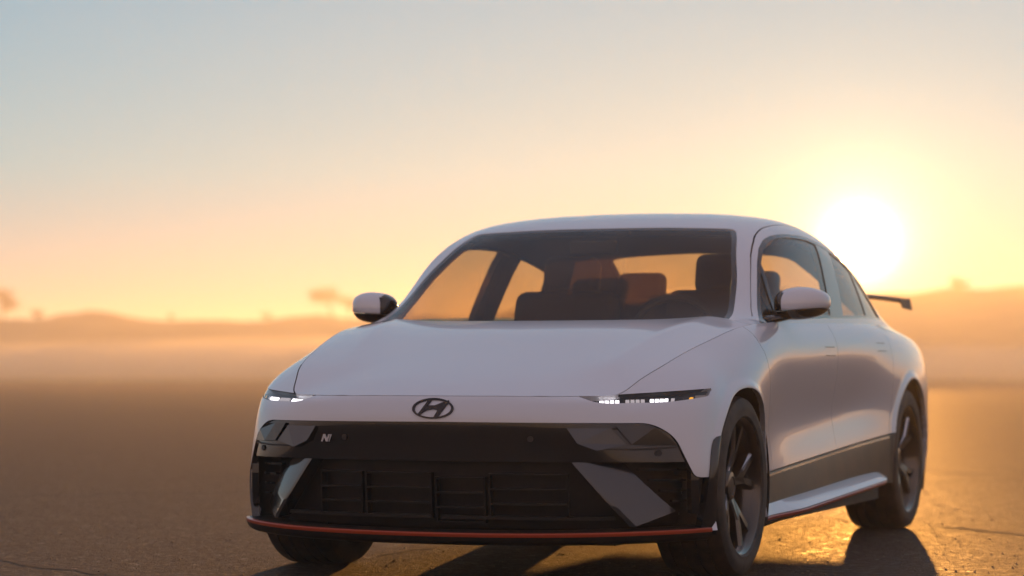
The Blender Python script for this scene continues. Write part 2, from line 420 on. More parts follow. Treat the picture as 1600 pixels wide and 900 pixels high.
# low hills beyond the field
PX = [-900,-300,0,60,110,160,210,255,300,420,560,700,900,1100,1340,1430,1500,1600,1900,2500]
PY = [505,500,502,499,495,493,495,499,500,500,498,492,486,478,463,455,451,447,452,480]
phi_ = np.linspace(-.62, .62, 240); hf_ = np.interp(800+3778*np.tan(phi_), PX, PY)
hz = (572-hf_)/3778
rad = np.array([300,330,360,390,420,450,475,500,540,600,700,900])*.5
shape_ = np.array([0,.03,.12,.30,.55,.82,.97,1.0,.93,.75,.5,.1])
V = []; F = []
for i, a in enumerate(phi_):
    d = fwd*math.cos(a)+rgt*math.sin(a); top = .8+hz[i]*250+.25*math.sin(a*61)+.18*math.sin(a*143+1)
    for r_, sh in zip(rad, shape_):
        w_ = 1+.10*math.sin(a*37+r_*.06)*(1-sh); p = CX+d*(r_/math.cos(a)); V.append((p.x, p.y, -.03+top*sh*w_+(rng.uniform(-.12,.12) if sh > .05 else 0)))
k = len(rad)
for i in range(len(phi_)-1):
    for j in range(k-1): F.append((i*k+j, i*k+j+1, (i+1)*k+j+1, (i+1)*k+j))
struct(mesh_pd('hills', V, F, M_LAND, None, True))
def hill_top(u):
    a = math.atan((u-800)/3778); return a, .8+float(np.interp(a, phi_, hz))*250
def tree(name, label, cat, u, dist, h, w, lean=0, leaves=420, seed=1, group=None, trunk=.5):
    rg = random.Random(seed); a, zt = hill_top(u); zt *= float(np.interp(dist, rad, shape_)); zt -= .15; dist = dist
    p = CX+(fwd*math.cos(a)+rgt*math.sin(a))*(dist/math.cos(a))
    o = bpy.data.objects.new(name, None); COL.objects.link(o); o.location = (p.x, p.y, zt)
    o['label'] = label; o['category'] = cat
    if group: o['group'] = group
    bm = bmesh.new()
    top = Vector((lean, 0, h*trunk))
    tube(bm, [(0,0,0), top*.5+Vector((rg.uniform(-.1,.1),0,0)), top], [h*.035+.03, h*.028+.02, h*.02+.015], 7)
    tips = []
    for k in range(7):
        e = top+Vector((rg.uniform(-.5,.5)*w, rg.uniform(-.4,.4)*w, rg.uniform(.1,.85)*h*(1-trunk)))
        tube(bm, [top*rg.uniform(.6,1), (top+e)/2+Vector((0,0,.1)), e], [.03,.022,.01], 5); tips.append(e)
    from_bm('trunk', bm, M_BARK, o)
    V = []; F = []
    for k in range(leaves):
        c = rg.choice(tips)+Vector((rg.gauss(0,.16)*w, rg.gauss(0,.16)*w, rg.gauss(0,.10)*h))
        if c.z < .1*h: c.z = .1*h+rg.random()*.2*h
        r_ = rg.uniform(.08,.16); ax = Vector((rg.uniform(-1,1), rg.uniform(-1,1), rg.uniform(-1,1))).normalized(); bx_ = ax.orthogonal().normalized(); cx_ = ax.cross(bx_)
        i0 = len(V); V += [c-bx_*r_, c-cx_*r_*.5, c+bx_*r_, c+cx_*r_*.5]; F.append((i0,i0+1,i0+2,i0+3))
    me = bpy.data.meshes.new('crown'); me.from_pydata([tuple(v) for v in V], [], F); me.update(); link('crown', me, o, [M_LEAF])
    return o
tree('ridge_tree', 'leaning umbrella-topped tree on the hazy ridge beside the white door mirror', 'tree', 522, 240, 3.0, 2.6, -0.8, 800, 4, None, .62)
tree('ridge_tree', 'thin sparse tree on the hazy ridge, half lost in glare next to the leaning tree', 'tree', 545, 250, 2.2, 1.8, 0.15, 320, 9, None, .6)
tree('ridge_tree', 'tall round-crowned tree at the far end of the hazy ridge', 'tree', 4, 235, 3.3, 2.4, 0.1, 800, 12, None, .45)
tree('shrub', 'low rounded shrub where the hazy hill begins to rise', 'shrub', 58, 240, 1, 0.9, 0, 220, 5, None, .2)
tree('shrub', 'tiny shrub at the foot of the rounded hazy hill', 'shrub', 265, 240, 0.7, 0.65, 0, 120, 6, None, .2)
tree('shrub', 'faint bush on the level stretch of hazy ridge', 'shrub', 418, 240, 0.75, 1, 0, 120, 8, None, .2)
tree('shrub', 'square-topped dark bush on the high golden ridge beyond the rear wing', 'shrub', 1500, 240, 1.15, 1.3, 0, 420, 7, None, .2)
# cracks in the tarmac: shallow dark grooves with ragged edges
M_CRACK = mat('crack_filler', (.010,.008,.006), .9)
TAR = bpy.data.objects['tarmac']
def ground_at(u, v):
    d = 3778*CAM_LOC.z/(v-572); return CX+fwd*d+rgt*((u-800)/3778*d)
def crack(px, w, seed):
    rg_ = random.Random(seed); P = [ground_at(u, v) for u, v in px]; pts = []
    for a_, b_ in zip(P, P[1:]):
        n_ = max(2, int((b_-a_).length/.05))
        for i_ in range(n_):
            q_ = a_.lerp(b_, i_/n_); pts.append(q_+Vector((rg_.gauss(0,.008), rg_.gauss(0,.02), 0)))
    V = []; F = []
    for i_, p in enumerate(pts):
        t_ = (pts[min(i_+1, len(pts)-1)]-pts[max(i_-1, 0)]).normalized(); n_ = Vector((-t_.y, t_.x, 0)); ww = w*rg_.uniform(.3,1)*min(1, 4*i_/len(pts)+.1, 4*(1-i_/len(pts))+.1)
        V += [p+n_*ww+Vector((0,0,.0015)), p-n_*ww+Vector((0,0,.0015))]
    for i_ in range(len(pts)-1): F.append((2*i_, 2*i_+1, 2*i_+3, 2*i_+2))
    mesh_pd('crack', V, F, M_CRACK, TAR)
for i_, (px, w) in enumerate([([(40,883),(80,886),(150,893),(215,903)],.035),([(240,738),(330,742),(420,750)],.05),([(1440,822),(1500,824),(1560,831),(1620,838)],.045),([(0,872),(30,880),(60,884)],.02),([(1450,738),(1540,741),(1620,742)],.05),([(590,868),(650,858),(700,854)],.02),([(-20,700),(120,703),(260,712)],.05)]): crack(px, w, i_)
# loose grit on the tarmac
rg = np.random.RandomState(11); V = []; F = []
bmi = bmesh.new(); bmesh.ops.create_icosphere(bmi, subdivisions=1, radius=1); bmi.verts.index_update()
iv = np.array([v.co for v in bmi.verts]); ifc = [[v.index for v in f.verts] for f in bmi.faces]; bmi.free()
VV = []; FF = []; kk = 0
for i in range(9000):
    d = 6.5+14*rg.rand()**1.5; lat = rg.uniform(-.26,.26)*d*1.1
    p = CX+fwd*d+rgt*lat; r_ = .0015+.0042*rg.rand()**5
    vs = iv*(r_*rg.uniform(.6,1.3,(1,3)))*rg.uniform(.8,1.2,(12,1)); vs[:,2] *= .7
    VV.append(vs+np.array([p.x, p.y, r_*.35])); FF += [[a+kk for a in f] for f in ifc]; kk += 12
me = bpy.data.meshes.new('grit'); me.from_pydata(np.concatenate(VV).tolist(), [], FF); me.update()
gr = link('grit', me, None, [M_STONE]); gr['kind'] = 'stuff'; gr['label'] = 'loose grit scattered over the old tarmac'; gr['category'] = 'grit'
# dust drifting low over the field behind the tarmac
def dust_bank(label, c, length, depth, height, seed):
    rg_ = random.Random(seed); bm = bmesh.new(); bmesh.ops.create_icosphere(bm, subdivisions=4, radius=1)
    ph_ = [rg_.uniform(0, 6.28) for _ in range(6)]
    for v in bm.verts:
        n_ = 1+.10*math.sin(v.co.x*7+ph_[0])+.07*math.sin(v.co.x*15+v.co.y*4+ph_[1])
        v.co = Vector((v.co.x*length/2, v.co.y*depth/2, max(v.co.z, -.05)*height*n_))
    bmesh.ops.rotate(bm, verts=bm.verts, cent=(0,0,0), matrix=Matrix.Rotation(-CAM_YAW, 3, 'Z')); bmesh.ops.translate(bm, verts=bm.verts, vec=(c.x, c.y, .05))
    o = from_bm('dust_cloud', bm, M_DUST, None, True); o['kind'] = 'stuff'; o['label'] = label; o['category'] = 'dust'
def vol(name, dens, col):
    m = bpy.data.materials.new(name); m.use_nodes = True; t = m.node_tree; t.nodes.clear()
    mo = t.nodes.new('ShaderNodeOutputMaterial'); pv = t.nodes.new('ShaderNodeVolumePrincipled')
    pv.inputs['Color'].default_value = (*col, 1); pv.inputs['Density'].default_value = dens; pv.inputs['Anisotropy'].default_value = HAZE_G
    t.links.new(pv.outputs[0], mo.inputs['Volume']); return m
M_DUST = vol('drifting_dust', .016, (.97,.92,.84))
dust_bank('pale dust drifting low over the dry field beyond the tarmac', CX+fwd*176+rgt*-8, 230, 60, 2.6, 3)
# dusty air
bm = bmesh.new(); c_ = CX+fwd*215
box(bm, (0,0,0), (760, 580, 12.6), Matrix.Rotation(-CAM_YAW, 3, 'Z')); bmesh.ops.translate(bm, verts=bm.verts, vec=(c_.x, c_.y, 5.2))
M_HAZE = bpy.data.materials.new('dusty_air'); M_HAZE.use_nodes = True; t = M_HAZE.node_tree; t.nodes.clear()
mo = t.nodes.new('ShaderNodeOutputMaterial'); pv = t.nodes.new('ShaderNodeVolumePrincipled')
pv.inputs['Color'].default_value = (.97,.93,.88,1); pv.inputs['Density'].default_value = HAZE_D; pv.inputs['Anisotropy'].default_value = HAZE_G
t.links.new(pv.outputs[0], mo.inputs['Volume'])
hz_o = from_bm('haze', bm, M_HAZE, None, False); hz_o['kind'] = 'stuff'; hz_o['label'] = 'golden dusty haze hanging over the field'; hz_o['category'] = 'haze'

# ================================================================== THE CAR
car = bpy.data.objects.new('car', None); COL.objects.link(car)
car['label'] = 'glossy white four door fastback car with black grille, lit headlights and rear wing'
car['category'] = 'car'
ZW = .342                       # wheel centre height
YR = 2.965                      # wheelbase
# --- lower body: stations round the plan outline: O(x,y), J = upper edge (bonnet shut line, then waist line), profile of (inward offset, z)
ST = [
 ((0,-.79),(0,-.764,.688),[(.014,.668),(.004,.635),(0,.595),(0,.50),(0,.40),(.005,.30),(.02,.20)]),
 ((.25,-.779),(.25,-.752,.688),[(.014,.668),(.004,.635),(0,.595),(0,.50),(0,.40),(.005,.30),(.02,.20)]),
 ((.45,-.745),(.45,-.708,.687),[(.016,.668),(.005,.635),(0,.592),(0,.50),(0,.40),(.004,.30),(.018,.20)]),
 ((.60,-.69),(.575,-.65,.688),[(.020,.670),(.007,.637),(0,.590),(-.003,.50),(-.003,.40),(0,.30),(.012,.20)]),
 ((.72,-.61),(.657,-.600,.697),[(.024,.678),(.000,.645),(-.012,.592),(-.024,.50),(-.028,.40),(-.024,.30),(-.008,.20)]),
 ((.82,-.51),(.70,-.50,.746),[(.046,.718),(.002,.676),(-.022,.612),(-.038,.51),(-.046,.41),(-.044,.30),(-.030,.20)]),
 ((.885,-.41),(.737,-.40,.787),[(.068,.755),(.012,.705),(-.018,.635),(-.036,.53),(-.048,.42),(-.048,.31),(-.036,.20)]),
 ((.93,-.29),(.764,-.285,.824),[(.082,.789),(.024,.736),(-.006,.662),(-.016,.56),(-.024,.44),(-.026,.32),(-.018,.20)]),
 ((.957,-.15),(.79,-.15,.861),[(.10,.824),(.050,.772),(.016,.697),(0,.59),(-.004,.46),(-.002,.33),(.004,.20)]),
 ((.966,0),(.818,0,.896),[(.096,.858),(.046,.805),(.012,.730),(0,.62),(0,.48),(.004,.34),(.01,.20)]),
 ((.963,.2),(.848,.2,.938),[(.070,.902),(.030,.842),(.006,.765),(.004,.65),(.014,.50),(.018,.36),(.018,.20)]),
 ((.947,.45),(.875,.45,.966),[(.040,.934),(.012,.875),(0,.795),(.010,.67),(.026,.54),(.022,.40),(.012,.22)]),
 ((.939,.9),(.885,.9,.976),[(.032,.945),(.008,.892),(0,.812),(.016,.69),(.034,.56),(.020,.43),(.002,.24)]),
 ((.938,1.5),(.886,1.5,.985),[(.032,.957),(.008,.905),(0,.825),(.016,.70),(.034,.58),(.016,.45),(0,.25)]),
 ((.942,2.1),(.880,2.1,.994),[(.036,.965),(.010,.912),(0,.835),(.012,.715),(.026,.60),(.010,.47),(0,.25)]),
 ((.955,2.55),(.862,2.55,.998),[(.056,.968),(.022,.915),(.004,.84),(0,.73),(.006,.60),(0,.46),(0,.24)]),
 ((.967,2.965),(.832,2.965,.994),[(.085,.960),(.040,.905),(.012,.83),(0,.72),(0,.58),(0,.42),(.01,.22)]),
 ((.955,3.3),(.797,3.3,.986),[(.098,.952),(.050,.897),(.018,.82),(0,.71),(0,.58),(0,.42),(.015,.22)]),
 ((.915,3.6),(.747,3.6,.977),[(.095,.945),(.048,.893),(.018,.82),(0,.71),(0,.58),(0,.42),(.02,.22)]),
 ((.82,3.86),(.665,3.80,.970),[(.080,.945),(.035,.895),(.010,.82),(.005,.71),(0,.58),(0,.42),(.03,.22)]),
 ((.62,4.01),(.52,3.94,.965),[(.045,.945),(.012,.90),(.005,.83),(.02,.71),(.015,.58),(0,.42),(.05,.22)]),
 ((.32,4.065),(.29,4.01,.962),[(.030,.943),(.006,.90),(.004,.83),(.025,.71),(.02,.58),(0,.42),(.06,.22)]),
 ((0,4.078),(0,4.03,.960),[(.028,.943),(.005,.90),(.004,.83),(.025,.71),(.02,.58),(0,.42),(.06,.22)]),
]
O = np.array([s[0] for s in ST]); ss = np.concatenate([[0], np.cumsum(np.linalg.norm(np.diff(O, axis=0), axis=1))])
fO = nat_spline(ss, O); dO = fO(ss, 1); dO[0] = (1,0); dO[-1] = (-1,0); dO /= np.linalg.norm(dO, axis=1)[:,None]
nO = np.stack([dO[:,1], -dO[:,0]], 1)        # outward
net = np.zeros((len(ST), 8, 3))
for i, (o, j, pr) in enumerate(ST):
    net[i,0] = j
    for k, (d, z) in enumerate(pr): net[i,k+1] = (o[0]-nO[i,0]*d, o[1]-nO[i,1]*d, z)
# mirror a few stations across the centre line so the surface is smooth there
mir = np.array([-1,1,1])
netx = np.concatenate([net[3:0:-1]*mir, net, net[-2:-4:-1]*mir])
sx = np.concatenate([-ss[3:0:-1], ss, 2*ss[-1]-ss[-2:-4:-1]])
NS, NV = 420, 84
s_d = np.linspace(0, ss[-1], NS); A1 = nat_spline(sx, netx)(s_d)       # (NS,8,3)
vv = np.concatenate([[0], np.cumsum(np.linalg.norm(np.diff(net, axis=1), axis=2).mean(0))])
RING = np.moveaxis(nat_spline(vv, np.moveaxis(A1, 1, 0))(np.linspace(0, vv[-1], NV)), 0, 1)   # (NS,NV,3)
RING[0,:,0] = 0; RING[-1,:,0] = 0
# pressed flare round the wheel arches
gu = np.gradient(RING, axis=0); gv = np.gradient(RING, axis=1); nn = np.cross(gu, gv); nn /= np.linalg.norm(nn, axis=2)[:,:,None]+1e-12
if nn[NS//2, NV//2, 0] < 0: nn = -nn
AF, AR = .374, .394
for yc, ra in ((0, AF), (YR, AR)):
    r = np.hypot(RING[:,:,1]-yc, RING[:,:,2]-ZW)
    b = .012*np.exp(-((r-ra-.006)/.020)**2)*(RING[:,:,0] > .7)*sstep(.2,.5,RING[:,:,2])
    RING += nn*b[:,:,None]
JD = A1[:,0,:].copy()
ring = grid_bm(RING); ring.normal_update()
if sum(f.normal.x for f in list(ring.faces)[NS//2*(NV-1):NS//2*(NV-1)+50]) < 0:
    bmesh.ops.reverse_faces(ring, faces=ring.faces[:])
ring.normal_update()
BVH = BVHTree.FromBMesh(ring)
def surf_front(x, z, off=0):
    h = BVH.ray_cast(Vector((abs(x), -3, z)), Vector((0,1,0)))
    if h[0] is None: 
        h = BVH.find_nearest(Vector((abs(x), -.7, z)))
    p = h[0]+h[1]*off; n = h[1]
    return (Vector((p.x if x >= 0 else -p.x, p.y, p.z)), Vector((n.x if x >= 0 else -n.x, n.y, n.z)))
def surf_side(y, z, off=0):
    h = BVH.ray_cast(Vector((3, y, z)), Vector((-1,0,0)))
    return h[0]+h[1]*off, h[1]

# --- cut lines on the lower body
P_GRILLE = round_poly([(-.5,.597,0),(.775,.593,.06),(.845,.545,.04),(.905,.395,.015),(1.2,.38,0),(1.2,.05,0),(-.5,.05,0)])
def ph_grille(c): return np.minimum(sdf(P_GRILLE, c[:,[0,2]]), -.2-c[:,1])
P_TRIM = round_poly([(-.20,.548),(-.362,.540,.03),(-.392,.48,.02),(-.425,.36,.02),(-.455,.12,0),(-.2,.12,0)])
def ph_trim(c): return np.minimum(sdf(P_TRIM, c[:,[1,2]]), c[:,0]-.6)
P_HL = round_poly([(-.155,.689,.006),(.07,.696,.05),(.35,.707,.05),(.605,.716,.004),(.575,.688,.02),(.30,.667,.1),(-.03,.663,.06),(-.095,.668,.03)])
def ph_hl(c): return np.minimum(sdf(P_HL, np.stack([c[:,0]+c[:,1], c[:,2]], 1)), -.15-c[:,1])
def ph_archf(c): return np.minimum(AF-np.hypot(c[:,1], c[:,2]-ZW), c[:,0]-.6)
def ph_archr(c): return np.minimum(AR-np.hypot(c[:,1]-YR, c[:,2]-ZW), c[:,0]-.6)
def y_door1(z): return .335+.42*np.clip(.86-z, -.02, .4)-.25*np.clip(z-.86, 0, 1)
def ph_d1(c): return c[:,1]-y_door1(c[:,2])
def ph_d2(c): return c[:,1]-(1.565-.05*(c[:,2]-.6))
def ph_d3(c):   # rear edge of the rear door follows the arch
    yl = 2.60+.10*(c[:,2]-.9)
    return np.maximum(c[:,1]-yl, .475-np.hypot(c[:,1]-YR, c[:,2]-ZW))
def ph_clad(c): return (.372+(c[:,1]-.35)*.047)-c[:,2]
def ph_bump(c): return c[:,1]-(-.345)
GAP = .0022
for f in (ph_grille, ph_trim, ph_hl, ph_archf, ph_archr, ph_bump): cut(ring, f)
for f in (ph_d1, ph_d2, ph_d3, ph_clad):
    cut(ring, lambda c, f=f: f(c)-GAP); cut(ring, lambda c, f=f: f(c)+GAP)
# lines inside the black front
ZU = .452
P_BL = np.array([(.515,ZU),(.700,ZU),(.885,.262),(.705,.222)])
cut(ring, lambda c: np.where(c[:,1] < -.2, c[:,2]-ZU, -1))
cut(ring, lambda c: np.where(c[:,1] < -.2, sdf(P_BL, c[:,[0,2]]), -1))
ring.normal_update(); ring.faces.ensure_lookup_table()
C = centers(ring); FACES = list(ring.faces)
g, tr, hl, af, ar = [f(C) > 0 for f in (ph_grille, ph_trim, ph_hl, ph_archf, ph_archr)]
d1, d2, d3, cl, bu = [f(C) for f in (ph_d1, ph_d2, ph_d3, ph_clad, ph_bump)]
blade = (sdf(P_BL, C[:,[0,2]]) > 0) & (C[:,1] < -.2)
gone = hl | af | ar
trim = tr & ~gone
gri = g & ~gone & ~trim
up = C[:,2] > ZU
blade = blade & gri & ~up
cen = gri & ~up & ~blade & (C[:,0] < .515+(ZU-C[:,2])*.83)
vent = gri & ~up & ~blade & ~cen
rest = ~gone & ~trim & ~gri
isdoorzone = (C[:,1] > .30) & (d3 < 0)
sillz = (cl > GAP) & (C[:,1] > .2) & (C[:,1] < 2.7) & rest
white = rest & ~((cl > -GAP) & (C[:,1] > .2) & (C[:,1] < 2.7))
bumper = white & (bu < 0)
fender = white & (bu >= 0) & (d1 < -GAP)
door1 = white & (d1 > GAP) & (d2 < -GAP)
door2 = white & (d2 > GAP) & (d3 < -GAP)
quarter = white & (d3 > GAP)
def sel(mask): return [FACES[i] for i in np.nonzero(mask)[0]]
both('front_bumper', sel(bumper), M_PAINT, car, thick=.02, rim_mat=M_DARK)
both('front_fender', sel(fender), M_PAINT, car, thick=.022)
FD = both('front_door', sel(door1), M_PAINT, car, thick=.015)
RD = both('rear_door', sel(door2), M_PAINT, car, thick=.015)
both('rear_quarter_panel', sel(quarter), M_PAINT, car, thick=.022)
both('side_cladding', sel(sillz), M_CLAD, car, thick=.02, offset=-.004)
both('air_outlet_trim', sel(trim), M_BLACK, car, thick=.03, offset=.004)
both('grille_upper_panel', sel(gri & up), M_BLACK, car, thick=.05, offset=-.008)
both('grille_backing', sel(cen), M_GRILLE, car, thick=0, offset=-.065)
both('vent_backing', sel(vent | blade), M_GRILLE, car, thick=0, offset=-.115)
both('headlight_housing', sel(hl), M_HOUSING, car, thick=0, offset=-.020)
HLENS = both('headlight', sel(hl), M_LENS, car, thick=0, offset=-.003)

# --- bonnet: smooth height field through its measured lines
class TPS:
    def __init__(s, xy, z, reg=1e-5):
        s.p = np.asarray(xy, float); n = len(s.p)
        K = s.k(s.p, s.p)+reg*np.eye(n); Q = np.c_[np.ones(n), s.p]
        A = np.block([[K, Q],[Q.T, np.zeros((3,3))]]); s.w = np.linalg.solve(A, np.r_[z, 0,0,0])
    @staticmethod
    def k(a, b):
        r2 = ((a[:,None]-b[None])**2).sum(2)+1e-12; return .5*r2*np.log(r2)
    def __call__(s, q):
        q = np.asarray(q, float); return s.k(q, s.p)@s.w[:-3]+np.c_[np.ones(len(q)), q]@s.w[-3:]
zc = pchip([-.764,-.70,-.6,-.4,-.2,0,.2,.4,.55],[.688,.717,.753,.816,.876,.932,.972,.998,1.01])
cons = [(0,y,float(zc(y))) for y in np.linspace(-.764,.5,16)]
fJy = nat_spline(ss[:9], net[:9,0,:]); 
for x, dz in ((.2,.001),(.38,.003)):
    yf = float(np.interp(x, JD[:60,0], JD[:60,1]))
    for y in np.linspace(yf, .45, 10): cons.append((x, y, float(zc(-.764+(y-yf)*(1.264/(.5-yf))))-dz if y > yf+1e-6 else .688))
for x, y, z in ((.545,-.4,.803),(.575,-.25,.853),(.605,-.1,.898),(.63,.05,.938),(.66,.2,.970),(.69,.38,.994)): cons.append((x,y,z))
jm = (JD[:,1] < .5) & (np.arange(NS) < NS//2)
for p in JD[jm][::5]: cons.append(tuple(p))
cons = np.array(cons); cons = np.concatenate([cons, cons[cons[:,0] > .01]*mir])
CREX = lambda y: np.interp(y, [-.55,-.4,.38],[.50,.545,.69])
def ridge(q):
    t = (np.abs(q[:,0])-CREX(q[:,1]))/.010
    return -.30*.010*np.logaddexp(0, t)*sstep(-.62,-.1,q[:,1])
hood_t = TPS(cons[:,:2], cons[:,2]-ridge(cons[:,:2]))
def hood_z(q): return hood_t(q)+ridge(q)
gx = np.linspace(-.90,.90,181); gy = np.linspace(-.80,.52,133)
GX, GY = np.meshgrid(gx, gy, indexing='ij'); q = np.c_[GX.ravel(), GY.ravel()]
HP = np.c_[q, hood_z(q)].reshape(len(gx), len(gy), 3)
hood = grid_bm(HP); hood.normal_update()
if list(hood.faces)[500].normal.z < 0: bmesh.ops.reverse_faces(hood, faces=hood.faces[:])
jr = JD[(JD[:,1] < .50) & (np.arange(NS) < NS//2)][:,:2]
rear = np.array([(x, .27+.23*(x/.878)**2) for x in np.linspace(.87, 0, 30)])
half = np.r_[jr, rear]; P_HOOD = np.r_[half, half[::-1]*np.array([-1,1])]
ph_hood = lambda c: sdf(P_HOOD, c[:,:2])-.0045
cut(hood, ph_hood); hood.normal_update()
ch = centers(hood); hf = [f for f, k in zip(list(hood.faces), ph_hood(ch) > 0) if k]
panel('bonnet', hf, M_PAINT, car, thick=.02)

# --- greenhouse
gyv = np.linspace(.22, 4.02, 260)
jb = JD[NS//6:]; order = np.argsort(jb[:,1]); 
wb = np.interp(gyv, jb[order,1], jb[order,0]); zb = np.interp(gyv, jb[order,1], jb[order,2])
zr = nat_spline([.22,.35,.5,.7,.9,1.05,1.2,1.4,1.65,2.0,2.4,2.8,3.2,3.6,3.9,4.03],
                [.905,.99,1.085,1.205,1.315,1.39,1.443,1.481,1.493,1.470,1.402,1.300,1.178,1.055,.980,.962])(gyv)
tt = np.linspace(0, 1, 90)
def sect(pts):
    p = np.array(pts); t = np.concatenate([[0], np.cumsum(np.hypot(*np.diff(p, axis=0).T))]); t /= t[-1]
    # mirrored past the centre so the crown is smooth
    pp = np.r_[p, (p[-2:-5:-1])*np.array([-1,1])]; tp = np.r_[t, 2-t[-2:-5:-1]]
    return nat_spline(tp, pp)(tt)
full = sect([(1,0),(.966,.25),(.925,.50),(.868,.745),(.820,.840),(.745,.905),(.62,.95),(.42,.982),(.2,.996),(0,1)])
low = sect([(1,0),(.955,.075),(.905,.165),(.853,.275),(.76,.44),(.62,.63),(.45,.80),(.28,.925),(.13,.985),(0,1)])
wgt = sstep(.20, 1.00, gyv)*(1-.45*sstep(2.6, 3.9, gyv))
GP = np.zeros((len(gyv), len(tt), 3))
for i, y in enumerate(gyv):
    s_ = low*(1-wgt[i])+full*wgt[i]
    GP[i,:,0] = s_[:,0]*wb[i]; GP[i,:,1] = y; GP[i,:,2] = zb[i]+s_[:,1]*(zr[i]-zb[i])
GP[:,-1,0] = 0
gh = grid_bm(GP); gh.normal_update()
if list(gh.faces)[130*89+80].normal.z < 0: bmesh.ops.reverse_faces(gh, faces=gh.faces[:])
P_WS = round_poly([(-.4,.22,0),(.775,.22,0),(.764,.50,.03),(.715,.735,.05),(.668,.88,.05),(.632,1.02,.05),(.600,1.110,.03),(.45,1.083,.1),(0,1.068,.1),(-.4,1.08,0)])
def ph_ws(c): return np.minimum(sdf(P_WS, c[:,:2]), 1.5-c[:,1])
P_DLO = round_poly([(.50,.968,.01),(.585,.990,.02),(.644,1.017,.02),(.724,1.072,.03),(.785,1.126,.03),(.842,1.182,.03),(.904,1.238,.03),(.98,1.290,.03),(1.025,1.311,.03),(1.093,1.339,.03),(1.182,1.360,.04),(1.314,1.373,.06),(1.62,1.378,.1),(2.0,1.352,.15),(2.4,1.288,.15),(2.7,1.195,.1),(2.95,1.022,.02),(2.55,1.026,.1),(2.2,1.021,.1),(1.5,1.008,.2),(.85,.988,.1)])
def ph_dlo(c): return np.minimum(sdf(P_DLO, c[:,1:]), c[:,0]-.3)
P_RW = round_poly([(-.3,2.44,0),(.46,2.50,.1),(.62,3.50,.1),(-.3,3.62,.1)])
def ph_rw(c): return np.minimum(sdf(P_RW, c[:,:2]), c[:,2]-.9)
def ph_b(c): return .125-np.abs(c[:,1]-(1.79+.40*(c[:,2]-1.0)))
def ph_c(c): return .030-np.abs(c[:,1]-(2.50-.05*(c[:,2]-1.0)))
def ph_q(c): return .013-np.abs(c[:,1]-(.80+.45*(c[:,2]-1.0)))
for f in (ph_ws, ph_dlo, ph_rw, ph_b, ph_c, ph_q): cut(gh, f)
cut(gh, lambda c: ph_ws(c)-.022); cut(gh, lambda c: ph_dlo(c)-.014)
P_FRM = round_poly([(.30,.90,0),(.41,.956,.01),(.529,.984,.03),(.594,1.011,.02),(.681,1.065,.03),(.746,1.120,.03),(.805,1.175,.03),(.87,1.231,.03),(.915,1.265,.02),(.979,1.304,.03),(1.075,1.350,.03),(1.149,1.376,.03),(1.213,1.393,.03),(1.29,1.406,.04),(1.423,1.420,.06),(1.65,1.424,.1),(2.0,1.400,.15),(2.4,1.340,.15),(2.72,1.240,.1),(3.04,1.02,0),(3.04,.90,0)])
def ph_frm(c): return np.minimum(sdf(P_FRM, c[:,1:]), c[:,0]-.3)       # door frame line round the side windows
cut(gh, lambda c: ph_frm(c)-.0013); cut(gh, lambda c: ph_frm(c)+.0013)
gh.normal_update(); GF = list(gh.faces); G = centers(gh)
ws, dlo, rw = ph_ws(G), ph_dlo(G), ph_rw(G); bp = (ph_b(G) > 0) | (ph_c(G) > 0) | (ph_q(G) > 0)
frameline = (np.abs(ph_frm(G)) < .0013) & (G[:,2] > 1.0)
def gsel(m): return [GF[i] for i in np.nonzero(m)[0]]
shell = (ws < 0) & (dlo < 0) & (rw < 0)
both('roof_shell', gsel(shell & ~frameline), M_PAINT, car, thick=.006)
both('headliner', gsel(shell), M_CABIN, car, thick=0, offset=-.040)
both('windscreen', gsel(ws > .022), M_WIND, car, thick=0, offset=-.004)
both('windscreen_border', gsel((ws > 0) & (ws <= .022)), M_BLACK, car, thick=.02, offset=-.003)
both('window_surround', gsel((dlo > 0) & (dlo <= .014)), M_BLACK, car, thick=.05, offset=-.001)
for pm in (ph_b(G) > 0, ph_c(G) > 0, ph_q(G) > 0): both('window_pillar', gsel((dlo > .014) & pm), M_BLACK, car, thick=.03, offset=-.002)
win = (dlo > .014) & ~bp
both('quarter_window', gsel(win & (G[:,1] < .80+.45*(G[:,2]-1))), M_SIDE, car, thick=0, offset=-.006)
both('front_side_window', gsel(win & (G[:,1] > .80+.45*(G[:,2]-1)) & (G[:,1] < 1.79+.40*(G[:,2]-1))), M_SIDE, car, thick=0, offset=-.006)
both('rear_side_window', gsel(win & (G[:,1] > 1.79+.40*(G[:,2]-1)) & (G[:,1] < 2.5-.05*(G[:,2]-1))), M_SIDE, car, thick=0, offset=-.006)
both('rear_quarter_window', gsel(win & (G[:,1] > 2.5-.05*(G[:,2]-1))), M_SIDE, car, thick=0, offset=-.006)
both('rear_window', gsel(rw > 0), M_SIDE, car, thick=0, offset=-.004)

